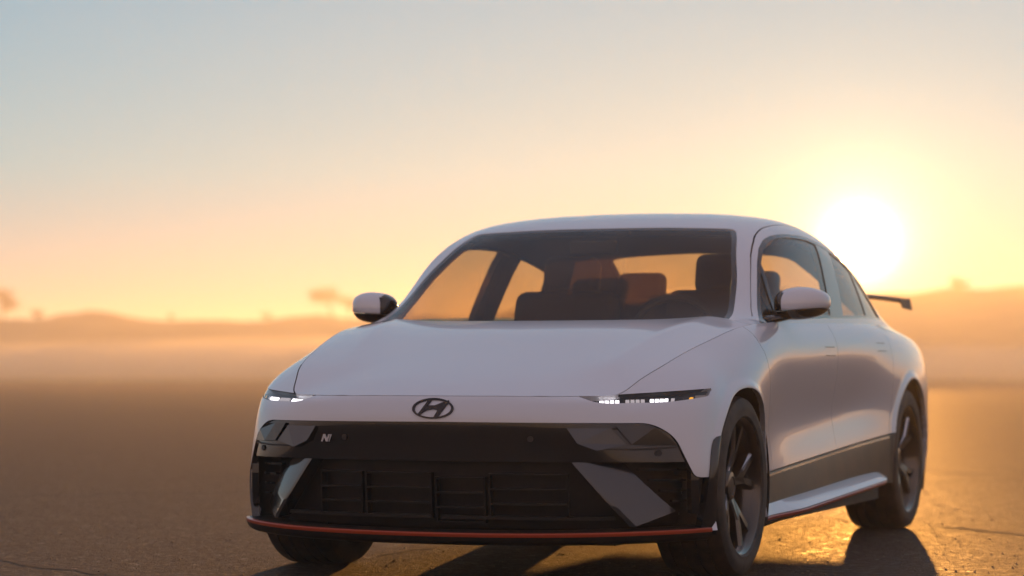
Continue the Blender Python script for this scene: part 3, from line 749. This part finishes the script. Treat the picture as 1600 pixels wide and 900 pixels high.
# --- front lip with its red line
lp_s = s_d[(RING[:,-1,1] < -.40) & (np.arange(NS) < NS//2)]
lo = fO(lp_s); dl = fO(lp_s, 1); dl /= np.linalg.norm(dl, axis=1)[:,None]; nl = np.stack([dl[:,1], -dl[:,0]], 1)
def sweep(name, section, m, parent, path=lo, nrm=nl, zf=lambda x: .184+.014*(abs(x)/.9)**2):
    pts = [(p, n) for p, n in zip(path, nrm)]
    full_ = [((-p[0], p[1]), (-n[0], n[1])) for p, n in pts[:0:-1]]+[((p[0], p[1]), (n[0], n[1])) for p, n in pts]
    V = []; F = []; k = len(section)
    for p, n in full_:
        z0 = zf(p[0]); fl = .012*sstep(.6,.9,abs(p[0]))
        for (d, z) in section: V.append((p[0]+n[0]*(d+fl), p[1]+n[1]*(d+fl), z0+z))
    for i in range(len(full_)-1):
        for j in range(k): F.append((i*k+j, i*k+(j+1)%k, (i+1)*k+(j+1)%k, (i+1)*k+j))
    F.append(tuple(range(k))); F.append(tuple((len(full_)-1)*k+j for j in range(k-1,-1,-1)))
    return mesh_pd(name, V, F, m, parent, True, 35)
sweep('front_lip', [(-.06,.018),(.035,.014),(.050,.010),(.050,-.010),(.042,-.024),(.028,-.032),(-.06,-.032)], M_GRILLE, car)
sweep('lip_stripe', [(.040,.0135),(.0512,.0120),(.0530,.0095),(.0528,.000),(.0515,-.002),(.040,-.001)], M_RED, car)
for s in (-1, 1):     # white end fins of the lip
    bx, by = .925, -.405
    v = [(s*bx,by,.198),(s*(bx+.03),by+.035,.198),(s*(bx+.012),by+.055,.262),(s*(bx-.004),by+.035,.258),
         (s*(bx-.012),by+.015,.198),(s*(bx+.016),by+.05,.198),(s*(bx+.004),by+.06,.258),(s*(bx-.012),by+.042,.252)]
    mesh_pd('lip_fin', v, [(0,1,2,3),(4,7,6,5),(0,4,5,1),(1,5,6,2),(2,6,7,3),(3,7,4,0)], M_PAINT, car)

# --- grille: angled blades, slats, mesh
for s in (-1, 1):
    V = []
    for (xa, za), (xb, zb2), n in (((.515,ZU),(.700,ZU),8),):
        pass
    inner = [(.515+(.705-.515)*t, ZU+(.222-ZU)*t) for t in np.linspace(0,1,19)]
    outer = [(.700+(.885-.700)*t, ZU+(.262-ZU)*t) for t in np.linspace(0,1,19)]
    F = []
    for (a, b) in zip(inner, outer):
        pa, _ = surf_front(a[0], a[1], .004); pm, _ = surf_front(a[0]+.02, a[1], .002); pb, _ = surf_front(b[0]-.006, b[1], -.066); pc, _ = surf_front(a[0], a[1], -.06)
        for p in (pc, pa, pm, pb): V.append((s*p.x, p.y, p.z))
    for i in range(18):
        for j in range(3): F.append((i*4+j, i*4+j+1, (i+1)*4+j+1, (i+1)*4+j))
    mesh_pd('grille_blade', V, F, M_BLADE, car, True, 25)
def bar_on_front(name, pts, m, parent, depth=.02, h=.006, off=-.02):
    """a slat that follows the front surface through the (x,z) points"""
    V = []; F = []
    for x, z in pts:
        p, n = surf_front(x, z, off); n2 = Vector((n.x, n.y, 0)).normalized()
        for a, b in ((0,h/2),(0,-h/2),(-depth,-h/2),(-depth,h/2)): V.append(p+n2*a+Vector((0,0,b)))
    for i in range(len(pts)-1):
        for j in range(4): F.append((i*4+j, i*4+(j+1)%4, (i+1)*4+(j+1)%4, (i+1)*4+j))
    F += [(3,2,1,0), tuple(len(V)-4+j for j in range(4))]
    return mesh_pd(name, V, F, m, parent)
for s in (-1, 1):
    for z in (.425,.385,.345,.305):
        x0 = .70+(ZU-z)*.97+.006; bar_on_front('vent_slat', [(s*x, z) for x in np.linspace(x0+.012, .905, 8)], M_BLACK, car, .020, .008, -.052)
    V = []; F = []
    zz = np.linspace(.445,.262,7)
    for z in zz:      # upright that carries the slats
        for x, o in ((.895,-.004),(.915,-.004),(.915,-.03),(.895,-.03)):
            p, n = surf_front(x, z, o); V.append((s*p.x, p.y, p.z))
    for i in range(6):
        for j in range(4): F.append((i*4+j, i*4+(j+1)%4, (i+1)*4+(j+1)%4, (i+1)*4+j))
    mesh_pd('vent_upright', V, F, M_BLACK, car)
# centre intake: flap columns, each with its own frame
cols = [(-.50,-.31),(-.29,-.02),(.0,.19),(.21,.50)]
for a, b in cols:
    zt = .405 if abs(a+b) > .3 else .39
    fr = bar_on_front
    for z in (zt, zt-.055, zt-.11, zt-.165):
        bar_on_front('grille_slat', [(x, z) for x in np.linspace(a, b, 6)], M_GRILLE, car, .03, .007, -.028)
    for x in (a, b):
        V = []; F = []
        for z in (zt+.004, zt-.169):
            for dx, o in ((-.004,-.026),(.004,-.026),(.004,-.056),(-.004,-.056)):
                p, n = surf_front(x+dx, z, o); V.append(p)
        F = [(0,1,5,4),(1,2,6,5),(2,3,7,6),(3,0,4,7),(0,3,2,1),(4,5,6,7)]
        mesh_pd('grille_post', V, F, M_GRILLE, car)
for s in (-1,1):
    bar_on_front('grille_slat', [(s*x, .245) for x in np.linspace(.02,.66,10)], M_GRILLE, car, .04, .012, -.02)
bar_on_front('grille_top_bar', [(x, .572) for x in np.linspace(-.80,.80,40)], M_BLACK, car, .02, .005, -.0035)
def plate(name, poly, m, parent, off=.003, thick=.004, hole=None):
    """a flat (x,z) outline laid on the front surface"""
    P = [surf_front(x, z, off) for x, z in poly]; n = len(P)
    V = [p for p, _ in P]+[p-k*thick for p, k in P]
    F = [tuple(range(n)), tuple(range(2*n-1, n-1, -1))]+[(i, n+i, n+(i+1)%n, (i+1)%n) for i in range(n)]
    return mesh_pd(name, V, F, m, parent)
def facet(name, pts, m, s):
    """(x, z, offset) corners standing on the front surface"""
    V = []
    for x, z, o in pts:
        p, _ = surf_front(x, z, o); V.append((s*p.x, p.y, p.z))
    n = len(V); V += [(v[0], v[1]+.02, v[2]) for v in V]
    return mesh_pd(name, V, [tuple(range(n)), tuple(range(2*n-1,n-1,-1))]+[(i,n+i,n+(i+1)%n,(i+1)%n) for i in range(n)], m, car)
for s in (-1, 1):
    facet('trim_facet', [(.500,.574,.003),(.645,.574,.002),(.700,.516,.002),(.60,.494,.014),(.535,.520,.010)], M_BLADE, s)
    facet('lamp_cover', [(.660,.583,.002),(.72,.582,.003),(.785,.577,.003),(.825,.556,.002),(.852,.512,.002),(.78,.513,.004),(.715,.516,.002)], M_BLACK, s)
    bar_on_front('trim_lip', [(s*x, .500-.012*(x-.6)/.28+.02*((x-.6)/.28)**2) for x in np.linspace(.60,.850,12)], M_BLADE, car, .015, .006, .002)
    for x, z in ((.37,.535),(.80,.485)):
        plate('parking_sensor', [(s*x+.011*math.cos(a), z+.011*math.sin(a)) for a in np.linspace(0,2*math.pi,16,endpoint=False)], M_DARK, car, -.003, .004)

# --- emblem (oval ring and slanted letter) and the small badge
EC = (.0, .6425); EW, EH = .0815, .0365
ring_o = [(EC[0]+EW*math.cos(a), EC[1]+EH*math.sin(a)) for a in np.linspace(0,2*math.pi,48,endpoint=False)]
ring_i = [(EC[0]+(EW-.0085)*math.cos(a), EC[1]+(EH-.0060)*math.sin(a)) for a in np.linspace(0,2*math.pi,48,endpoint=False)]
V = [surf_front(*p, .006)[0] for p in ring_o]+[surf_front(*p, .006)[0] for p in ring_i]+[surf_front(*p, .0)[0] for p in ring_o]+[surf_front(*p, .0)[0] for p in ring_i]
n = 48; F = []
for i in range(n):
    k = (i+1)%n; F += [(i,k,n+k,n+i),(i,2*n+i,2*n+k,k),(n+i,n+k,3*n+k,3*n+i)]
emb = mesh_pd('emblem', V, F, M_EMBLEM, car)
def epx(u, v): return (EC[0]+(u-692)/1240*2*EW, EC[1]-(v-505)/432*2*EH)   # outline units of the letter
letter = [[(250,630),(505,365),(520,305),(660,305),(535,445),(650,465),(300,645)],
          [(535,445),(760,440),(960,380),(1090,350),(1150,330),(1170,365),(860,690),(730,690),(850,545),(700,515),(560,535),(420,575),(300,645)]]
for li in letter:
    plate('emblem_letter', [epx(*p) for p in li], M_EMBLEM, emb, .0065, .005)
bx0, bz0 = -.452, .531
def bpx(u, v, s=.00072): return (bx0+(u-38)*s, bz0-(v-25)*s*.86)
for poly in ([(4,48),(14,48),(24,22),(36,48),(48,48),(62,3),(52,3),(43,30),(31,3),(19,3)], [(54,48),(58,48),(74,3),(66,3)]):
    plate('badge', [bpx(*p) for p in poly], M_BADGE, car, -.002, .003)

# --- headlight contents: rows of LED cells along the housing
def hl_pt(q, z, off):
    """point on the lamp opening: q = x + y"""
    h = BVH.ray_cast(Vector((q+1.2, -1.2, z))+Vector((.8,-.8,0)), Vector((-1,1,0)))
    if h[0] is None: h = BVH.find_nearest(Vector((q/2+.6, q/2-.6, z)))
    return h[0]+h[1]*off, h[1]
def led(q0, q1, z0, z1, m, s, parent, off=-.012, sk=.006):
    V = []
    for o in (off, off-.006):
        for q_, z_ in ((q0,z0),(q1,z0),(q1+sk,z1),(q0+sk,z1)):
            p, _ = hl_pt(q_, z_, o); V.append((s*p.x, p.y, p.z))
    mesh_pd('led', V, [(0,1,2,3),(7,6,5,4),(0,4,5,1),(1,5,6,2),(2,6,7,3),(3,7,4,0)], m, parent)
for s, par in ((1, HLENS[0]), (-1, HLENS[1])):
    zl = lambda q: .6705+.016*(q+.07)
    groups = [(-.060, M_LED), (.075, M_LEDDIM), (.205, M_LED), (.325, M_LEDDIM)]
    for g0, m in groups:
        for k in range(4):
            q0 = g0+k*.027; mm = m if not (g0 > .3 and k > 0) else M_HOUSING
            led(q0, q0+.0195, zl(q0), zl(q0)+.0115, mm, s, par)
    led(.445, .468, zl(.45)-.001, zl(.45)+.011, M_AMBER, s, par)
    led(.49, .575, zl(.5)-.004, zl(.5)+.018, M_LEDDIM2, s, par, -.015)

# --- doors: handles, side strip, sill blade
for s, (dr, y0, z0) in [(s, q_) for s in (1,-1) for q_ in ((FD, 1.42, .862), (RD, 2.40, .888))]:
    par = dr[0] if s == 1 else dr[1]
    V = []; F = []
    for iy in range(9):
        for iz in range(2):
            p, n_ = surf_side(y0-.085+.17*iy/8, z0+(-.017 if iz == 0 else .017), .0005); V.append((s*p.x, p.y, p.z))
    for iy in range(8): F.append((iy*2, iy*2+1, iy*2+3, iy*2+2))
    me_o = mesh_pd('door_handle', V, F, M_PAINT, par)
    for dz in (-.0185,.0185):
        V = []; F = []
        for iy in range(9):
            for a, o in ((-.0014,.0012),(.0014,.0012)):
                p, n_ = surf_side(y0-.085+.17*iy/8, z0+dz+a, o); V.append((s*p.x, p.y, p.z))
        for iy in range(8): F.append((iy*2, iy*2+1, iy*2+3, iy*2+2))
        mesh_pd('handle_gap', V, F, M_DARK, par)
def side_loft(name, ys, secf, m, s, smooth=True, ang=30):
    V = []; F = []
    k = len(secf(ys[0]))
    for y in ys:
        for x, z in secf(y): V.append((s*x, y, z))
    for i in range(len(ys)-1):
        for j in range(k): F.append((i*k+j, i*k+(j+1)%k, (i+1)*k+(j+1)%k, (i+1)*k+j))
    F += [tuple(range(k)), tuple((len(ys)-1)*k+j for j in range(k-1,-1,-1))]
    return mesh_pd(name, V, F, m, car, smooth, ang)
ys = np.linspace(.36, 2.50, 40)
def strip_sec(y):
    z = .372+(y-.35)*.047-.0125; x = surf_side(y, z)[0].x
    return [(x-.01, z+.005),(x+.003, z+.005),(x+.004, z-.0045),(x-.01, z-.005)]
def sill_sec(y):
    z = .206+(y-.36)*.031; t = sstep(2.52, 2.25, y)
    xo = .945+.048*t*sstep(.36,.80,y)
    return [(.90, z+.046),(.932, z+.034*t+.010),(xo-.004, z+.008),(xo, z+.002),(xo-.004, z-.004),(.90, z-.006)]
def sillred_sec(y):
    z = .206+(y-.36)*.031; t = sstep(2.52, 2.25, y); xo = .945+.048*t*sstep(.36,.80,y)
    return [(.90, z-.004),(xo-.004, z-.0035),(xo-.001, z-.008),(xo-.006, z-.019),(.90, z-.020)]
def sillblk_sec(y):
    z = .206+(y-.36)*.031
    return [(.70, z-.018),(.955, z-.018),(.93, z-.040),(.70, z-.050)]
for s in (1,-1):
    side_loft('side_strip', ys, strip_sec, M_BLADE, s); side_loft('sill_blade', np.linspace(.36,2.52,50), sill_sec, M_PAINT, s, True, 40)
    side_loft('sill_stripe', np.linspace(.36,2.50,50), sillred_sec, M_RED, s); side_loft('sill_underside', ys, sillblk_sec, M_DARK, s)

# --- mirrors
def mirror_part(s):
    def ell(u, v, e=.75):
        cu, su, cv, sv = math.cos(u), math.sin(u), math.cos(v), math.sin(v)
        f = lambda a: math.copysign(abs(a)**e, a)
        return f(cv)*f(cu), f(cv)*f(su), f(sv)
    def shape(zlo, zhi, m, name, par, rx=.108, ry=.075, grow=0):
        bm = bmesh.new(); NU, NVV = 36, 24; rows = []
        for j in range(NVV+1):
            v = -math.pi/2+math.pi*j/NVV; row = []
            for i in range(NU):
                a, b, c = ell(2*math.pi*i/NU, v)
                z = max(zlo, min(zhi, c*.068))
                taper = 1-.16*max(0, a)*(1 if c > 0 else .6)
                x = .967+a*(rx+grow); y = .80+b*(ry+grow)*(1 if b > 0 else 1.05)+.05*max(0,a)**2
                row.append(bm.verts.new((s*x, y, 1.056+z*taper+.006*a)))
            rows.append(row)
        for j in range(NVV):
            for i in range(NU):
                try: bm.faces.new((rows[j][i], rows[j][(i+1)%NU], rows[j+1][(i+1)%NU], rows[j+1][i]))
                except ValueError: pass
        bmesh.ops.remove_doubles(bm, verts=bm.verts, dist=1e-5)
        bmesh.ops.recalc_face_normals(bm, faces=bm.faces)
        return bm
    base = from_bm('door_mirror', shape(-.068, -.030, M_BLACK, '', None), M_BLACK, car, True, 40)
    capm = shape(-.027, .068, M_PAINT, '', None, grow=.002)
    cut(capm, lambda c: np.abs(c[:,0])-.93)
    inn = [f for f in capm.faces if abs(f.calc_center_median().x) < .905]
    out = [f for f in capm.faces if abs(f.calc_center_median().x) >= .905]
    capm.normal_update(); 
    panel('mirror_cap', out, M_PAINT, base, thick=0); panel('mirror_inner_cap', inn, M_BLACK, base, thick=0)
    bm = bmesh.new(); lathe(bm, [(0,.0001),(0,.06)], 24); 
    bmesh.ops.scale(bm, verts=bm.verts, vec=(1,1.45,.86)); bmesh.ops.rotate(bm, verts=bm.verts, matrix=Matrix.Rotation(R(90),3,'Z'), cent=(0,0,0))
    bmesh.ops.translate(bm, verts=bm.verts, vec=(s*.967,.879,1.056)); from_bm('mirror_glass', bm, M_STEEL, base)
    bm = bmesh.new(); tube(bm, [(s*.80,.66,.975),(s*.87,.72,.99),(s*.93,.78,1.005)], [.045,.036,.03], 12, True, .5); from_bm('mirror_arm', bm, M_BLACK, base)
for s in (1,-1): mirror_part(s)

# --- wheels
def make_wheel():
    bm = bmesh.new()       # barrel and outer lip, outer face towards +x
    lathe(bm, [(-.125,.245),(-.12,.258),(-.10,.25),(-.06,.225),(.05,.222),(.09,.232),(.112,.246),(.120,.258),(.128,.266),(.131,.262),(.127,.252),(.118,.243),(.10,.236),(.04,.228)], 96)
    w = from_bm('wheel', bm, M_RIM, car, True, 35)
    bm = bmesh.new()
    prof = [(-.120,.252),(-.134,.262),(-.140,.290),(-.138,.315),(-.128,.333),(-.112,.341)]
    for g0 in (-.075,-.027,.027,.075):
        prof += [(g0-.006,.3435),(g0-.005,.336),(g0+.005,.336),(g0+.006,.3435)]
    prof += [(.112,.341),(.128,.333),(.138,.315),(.140,.290),(.1365,.272),(.1375,.268),(.134,.262),(.120,.252)]
    lathe(bm, prof, 120); from_bm('tyre', bm, M_TYRE, w, True, 28)
    # five split spokes, each a raised plate with bevelled edges
    def spoke_outline():
        pol = lambda r, a: (r*math.cos(a), r*math.sin(a))
        L = [pol(.040,-.60), pol(.075,-.22), pol(.140,-.215), pol(.246,-.330), pol(.246,-.225), pol(.165,-.080), pol(.125,-.0), pol(.165,.080), pol(.246,.225), pol(.246,.330), pol(.140,.215), pol(.075,.22), pol(.040,.60)]
        return L
    L = spoke_outline(); n = len(L)
    def xface(r): return .088-.020*sstep(.03,.12,.15-r)+.016*(r/.246)**2
    for k in range(5):
        a = 2*math.pi*k/5+R(90)
        V = []
        cen_ = np.mean(np.array(L), 0)
        for lay in range(3):
            for (u, v) in L:
                r = math.hypot(u, v)
                if lay == 0: uu, v2, x = u, v*.86 if abs(v) > .001 else v, xface(r)+.004
                elif lay == 1: uu, v2, x = u, v, xface(r)-.006
                else: uu, v2, x = u, v*1.02, xface(r)-.045
                V.append((x, uu*math.cos(a)-v2*math.sin(a), uu*math.sin(a)+v2*math.cos(a)))
        F = [tuple(range(n)), tuple(range(3*n-1, 2*n-1, -1))]
        for l in (0,1):
            for i in range(n): F.append((l*n+i, (l+1)*n+i, (l+1)*n+(i+1)%n, l*n+(i+1)%n))
        me = mesh_pd('spoke', V, F, [M_RIM, M_RIM2], w)
        for p in me.data.polygons:
            if 2 <= p.index < 2+n: p.material_index = 1
    bm = bmesh.new(); lathe(bm, [(.045,.062),(.075,.060),(.086,.052),(.088,.036),(.084,.034),(.086,.031),(.087,.0005)], 40); from_bm('hub_cap', bm, M_RIM, w, True, 30)
    for k in range(5):
        a = 2*math.pi*(k+.5)/5+R(90); bm = bmesh.new(); lathe(bm, [(.05,.009),(.078,.009),(.080,.006),(.080,.0005)], 12)
        bmesh.ops.translate(bm, verts=bm.verts, vec=(0,.045*math.cos(a),.045*math.sin(a))); from_bm('wheel_nut', bm, M_STEEL, w, True, 30)
    bm = bmesh.new(); lathe(bm, [(.010,.09),(.012,.10),(.012,.195),(-.018,.195),(-.018,.10)], 72); from_bm('brake_disc', bm, M_STEEL, w, True, 30)
    V = []; F = []
    aa = np.linspace(R(150), R(215), 9)
    for a in aa:
        for r_, x_ in ((.128,.045),(.205,.045),(.213,.030),(.213,-.03),(.128,-.03)): V.append((x_, r_*math.cos(a), r_*math.sin(a)))
    for i in range(8):
        for j in range(5): F.append((i*5+j, i*5+(j+1)%5, (i+1)*5+(j+1)%5, (i+1)*5+j))
    F += [tuple(range(5)), tuple(40+j for j in range(4,-1,-1))]
    mesh_pd('brake_caliper', V, F, M_CALIPER, w, True, 40)
    return w
def copy_tree(o, parent):
    c = o.copy(); COL.objects.link(c); c.parent = parent
    for ch in [x for x in o.children]: copy_tree(ch, c)
    return c
w0 = make_wheel()
ws_ = [w0]+[copy_tree(w0, car) for _ in range(3)]
for w, (x, y, rot, sp) in zip(ws_, ((.816,0,0,-6),(.816,YR,0,22),(-.816,0,180,10),(-.816,YR,180,40))):
    w.location = (x, y, ZW); w.rotation_euler = (R(sp), 0, R(rot))
# wheel wells, underbody, inner structure
for s in (1,-1):
    for yc, ra in ((0, AF+.012),(YR, AR+.012)):
        V = []; F = []; aa = np.linspace(R(-25), R(205), 40)
        for a in aa:
            for x in (.58, .945): V.append((s*x, yc+ra*math.cos(a), ZW+ra*math.sin(a)))
        for i in range(39): F.append((2*i, 2*i+1, 2*i+3, 2*i+2))
        mesh_pd('wheel_well', V, F, M_DARK, car, True)
bm = bmesh.new(); box(bm, (0, 1.63, .40), (1.10, 4.30, .50)); from_bm('underbody_light_block', bm, M_DARK, car, False)  # solid dark box, added inside the body to keep light from leaking through
V = []; F = []
for s in (1,-1):
    bm = bmesh.new(); box(bm, (s*.74, 1.44, .28), (.34, 2.04, .22)); from_bm('floor_side', bm, M_DARK, car, False)
sweep('front_undertray', [(-.02,.008),(.02,.006),(.02,-.028),(-.02,-.028),(-.25,-.022),(-.25,0)], M_DARK, car)
bm = bmesh.new()
box(bm, (0, -.42, .165), (1.30, .42, .03)); from_bm('undertray', bm, M_DARK, car, False)
# --- cabin
def rbox(name, c, s, m, par=None, rx=0, bev=.03):
    bm = bmesh.new(); box(bm, (0,0,0), s, None, bev)
    bmesh.ops.rotate(bm, verts=bm.verts, cent=(0,0,0), matrix=Matrix.Rotation(R(rx),3,'X')); bmesh.ops.translate(bm, verts=bm.verts, vec=c)
    return from_bm(name, bm, m, par or car, True, 50)
for s in (1,-1):
    bm = bmesh.new(); box(bm, (s*.810, 1.75, .73), (.05, 2.2, .44)); from_bm('door_lining', bm, M_TRIM, car, False)
    st = rbox('front_seat', (s*.37, 1.60, .82), (.50, .16, .66), M_CABIN, None, -14, .06)
    rbox('seat_cushion', (s*.37, 1.33, .52), (.50, .55, .16), M_CABIN, st, 0, .05)
    rbox('headrest', (s*.37, 1.725, 1.215), (.27, .11, .19), M_CABIN, st, -12, .045)
    rh = rbox('rear_headrest', (s*.29, 2.52, 1.185), (.25, .09, .155), M_CABIN, None, -12, .04)
rbox('rear_bench', (0, 2.47, .86), (1.36, .18, .60), M_CABIN, None, -18, .06)
rbox('parcel_shelf', (0, 3.0, .93), (1.25, .85, .04), M_TRIM, None, 0, .01)
rbox('dashboard', (0, .72, .86), (1.40, .50, .18), M_TRIM, None, 7, .06)
bm = bmesh.new(); tube(bm, [(.37+.18*math.cos(a), .93+.05*math.sin(a), .925+.165*math.sin(a)) for a in np.linspace(0, 2*math.pi, 41)], .014, 8, False); stw = from_bm('steering_wheel', bm, M_TRIM, car)
rbox('wheel_hub', (.37,.90,.92), (.17,.06,.12), M_TRIM, stw, 15, .025)
rbox('rear_view_mirror', (0, .98, 1.31), (.22,.03,.06), M_TRIM, None, 0, .012)
rbox('cowl', (0, .40, .915), (1.30,.26,.02), M_DARK, None, 12, .005)
# --- rear wing
V = []; F = []; xs = np.linspace(-.735, .735, 31)
for x in xs:
    t = abs(x)/.735; z = 1.196-.055*t**2.2; dy = -.06*t**2
    for a, b in ((-.11,.000),(-.06,.016),(.02,.018),(.12,.012),(.125,.004),(.02,-.006),(-.06,-.010)): V.append((x, 3.93+a+dy, z+b))
for i in range(30):
    for j in range(7): F.append((i*7+j, i*7+(j+1)%7, (i+1)*7+(j+1)%7, (i+1)*7+j))
F += [tuple(range(7)), tuple(210+j for j in range(6,-1,-1))]
wing = mesh_pd('rear_wing', V, F, M_DARK, car, True, 40)
for s in (1,-1):
    mesh_pd('wing_end_plate', [(s*.733,3.74,1.148),(s*.733,3.99,1.162),(s*.748,3.98,1.098),(s*.744,3.78,1.105),(s*.741,3.74,1.148),(s*.741,3.99,1.162),(s*.756,3.98,1.098),(s*.752,3.78,1.105)],
            [(0,1,2,3),(7,6,5,4),(0,4,5,1),(1,5,6,2),(2,6,7,3),(3,7,4,0)], M_DARK, wing)
    bm = bmesh.new(); tube(bm, [(s*.36,3.72,.99),(s*.36,3.76,1.10),(s*.36,3.86,1.185)], [.035,.025,.02], 8); from_bm('wing_strut', bm, M_BLACK, wing)
bm = bmesh.new()
V = []; F = []
for i, x in enumerate(np.linspace(-.80,.80,33)):
    h = BVH.ray_cast(Vector((abs(x), 6, .84)), Vector((0,-1,0))); y = h[0].y if h[0] else 3.9
    V += [(x, y+.006, .82),(x, y+.006, .86)]
for i in range(32): F.append((2*i, 2*i+1, 2*i+3, 2*i+2))
mesh_pd('tail_lamp', V, F, M_TAIL, car)
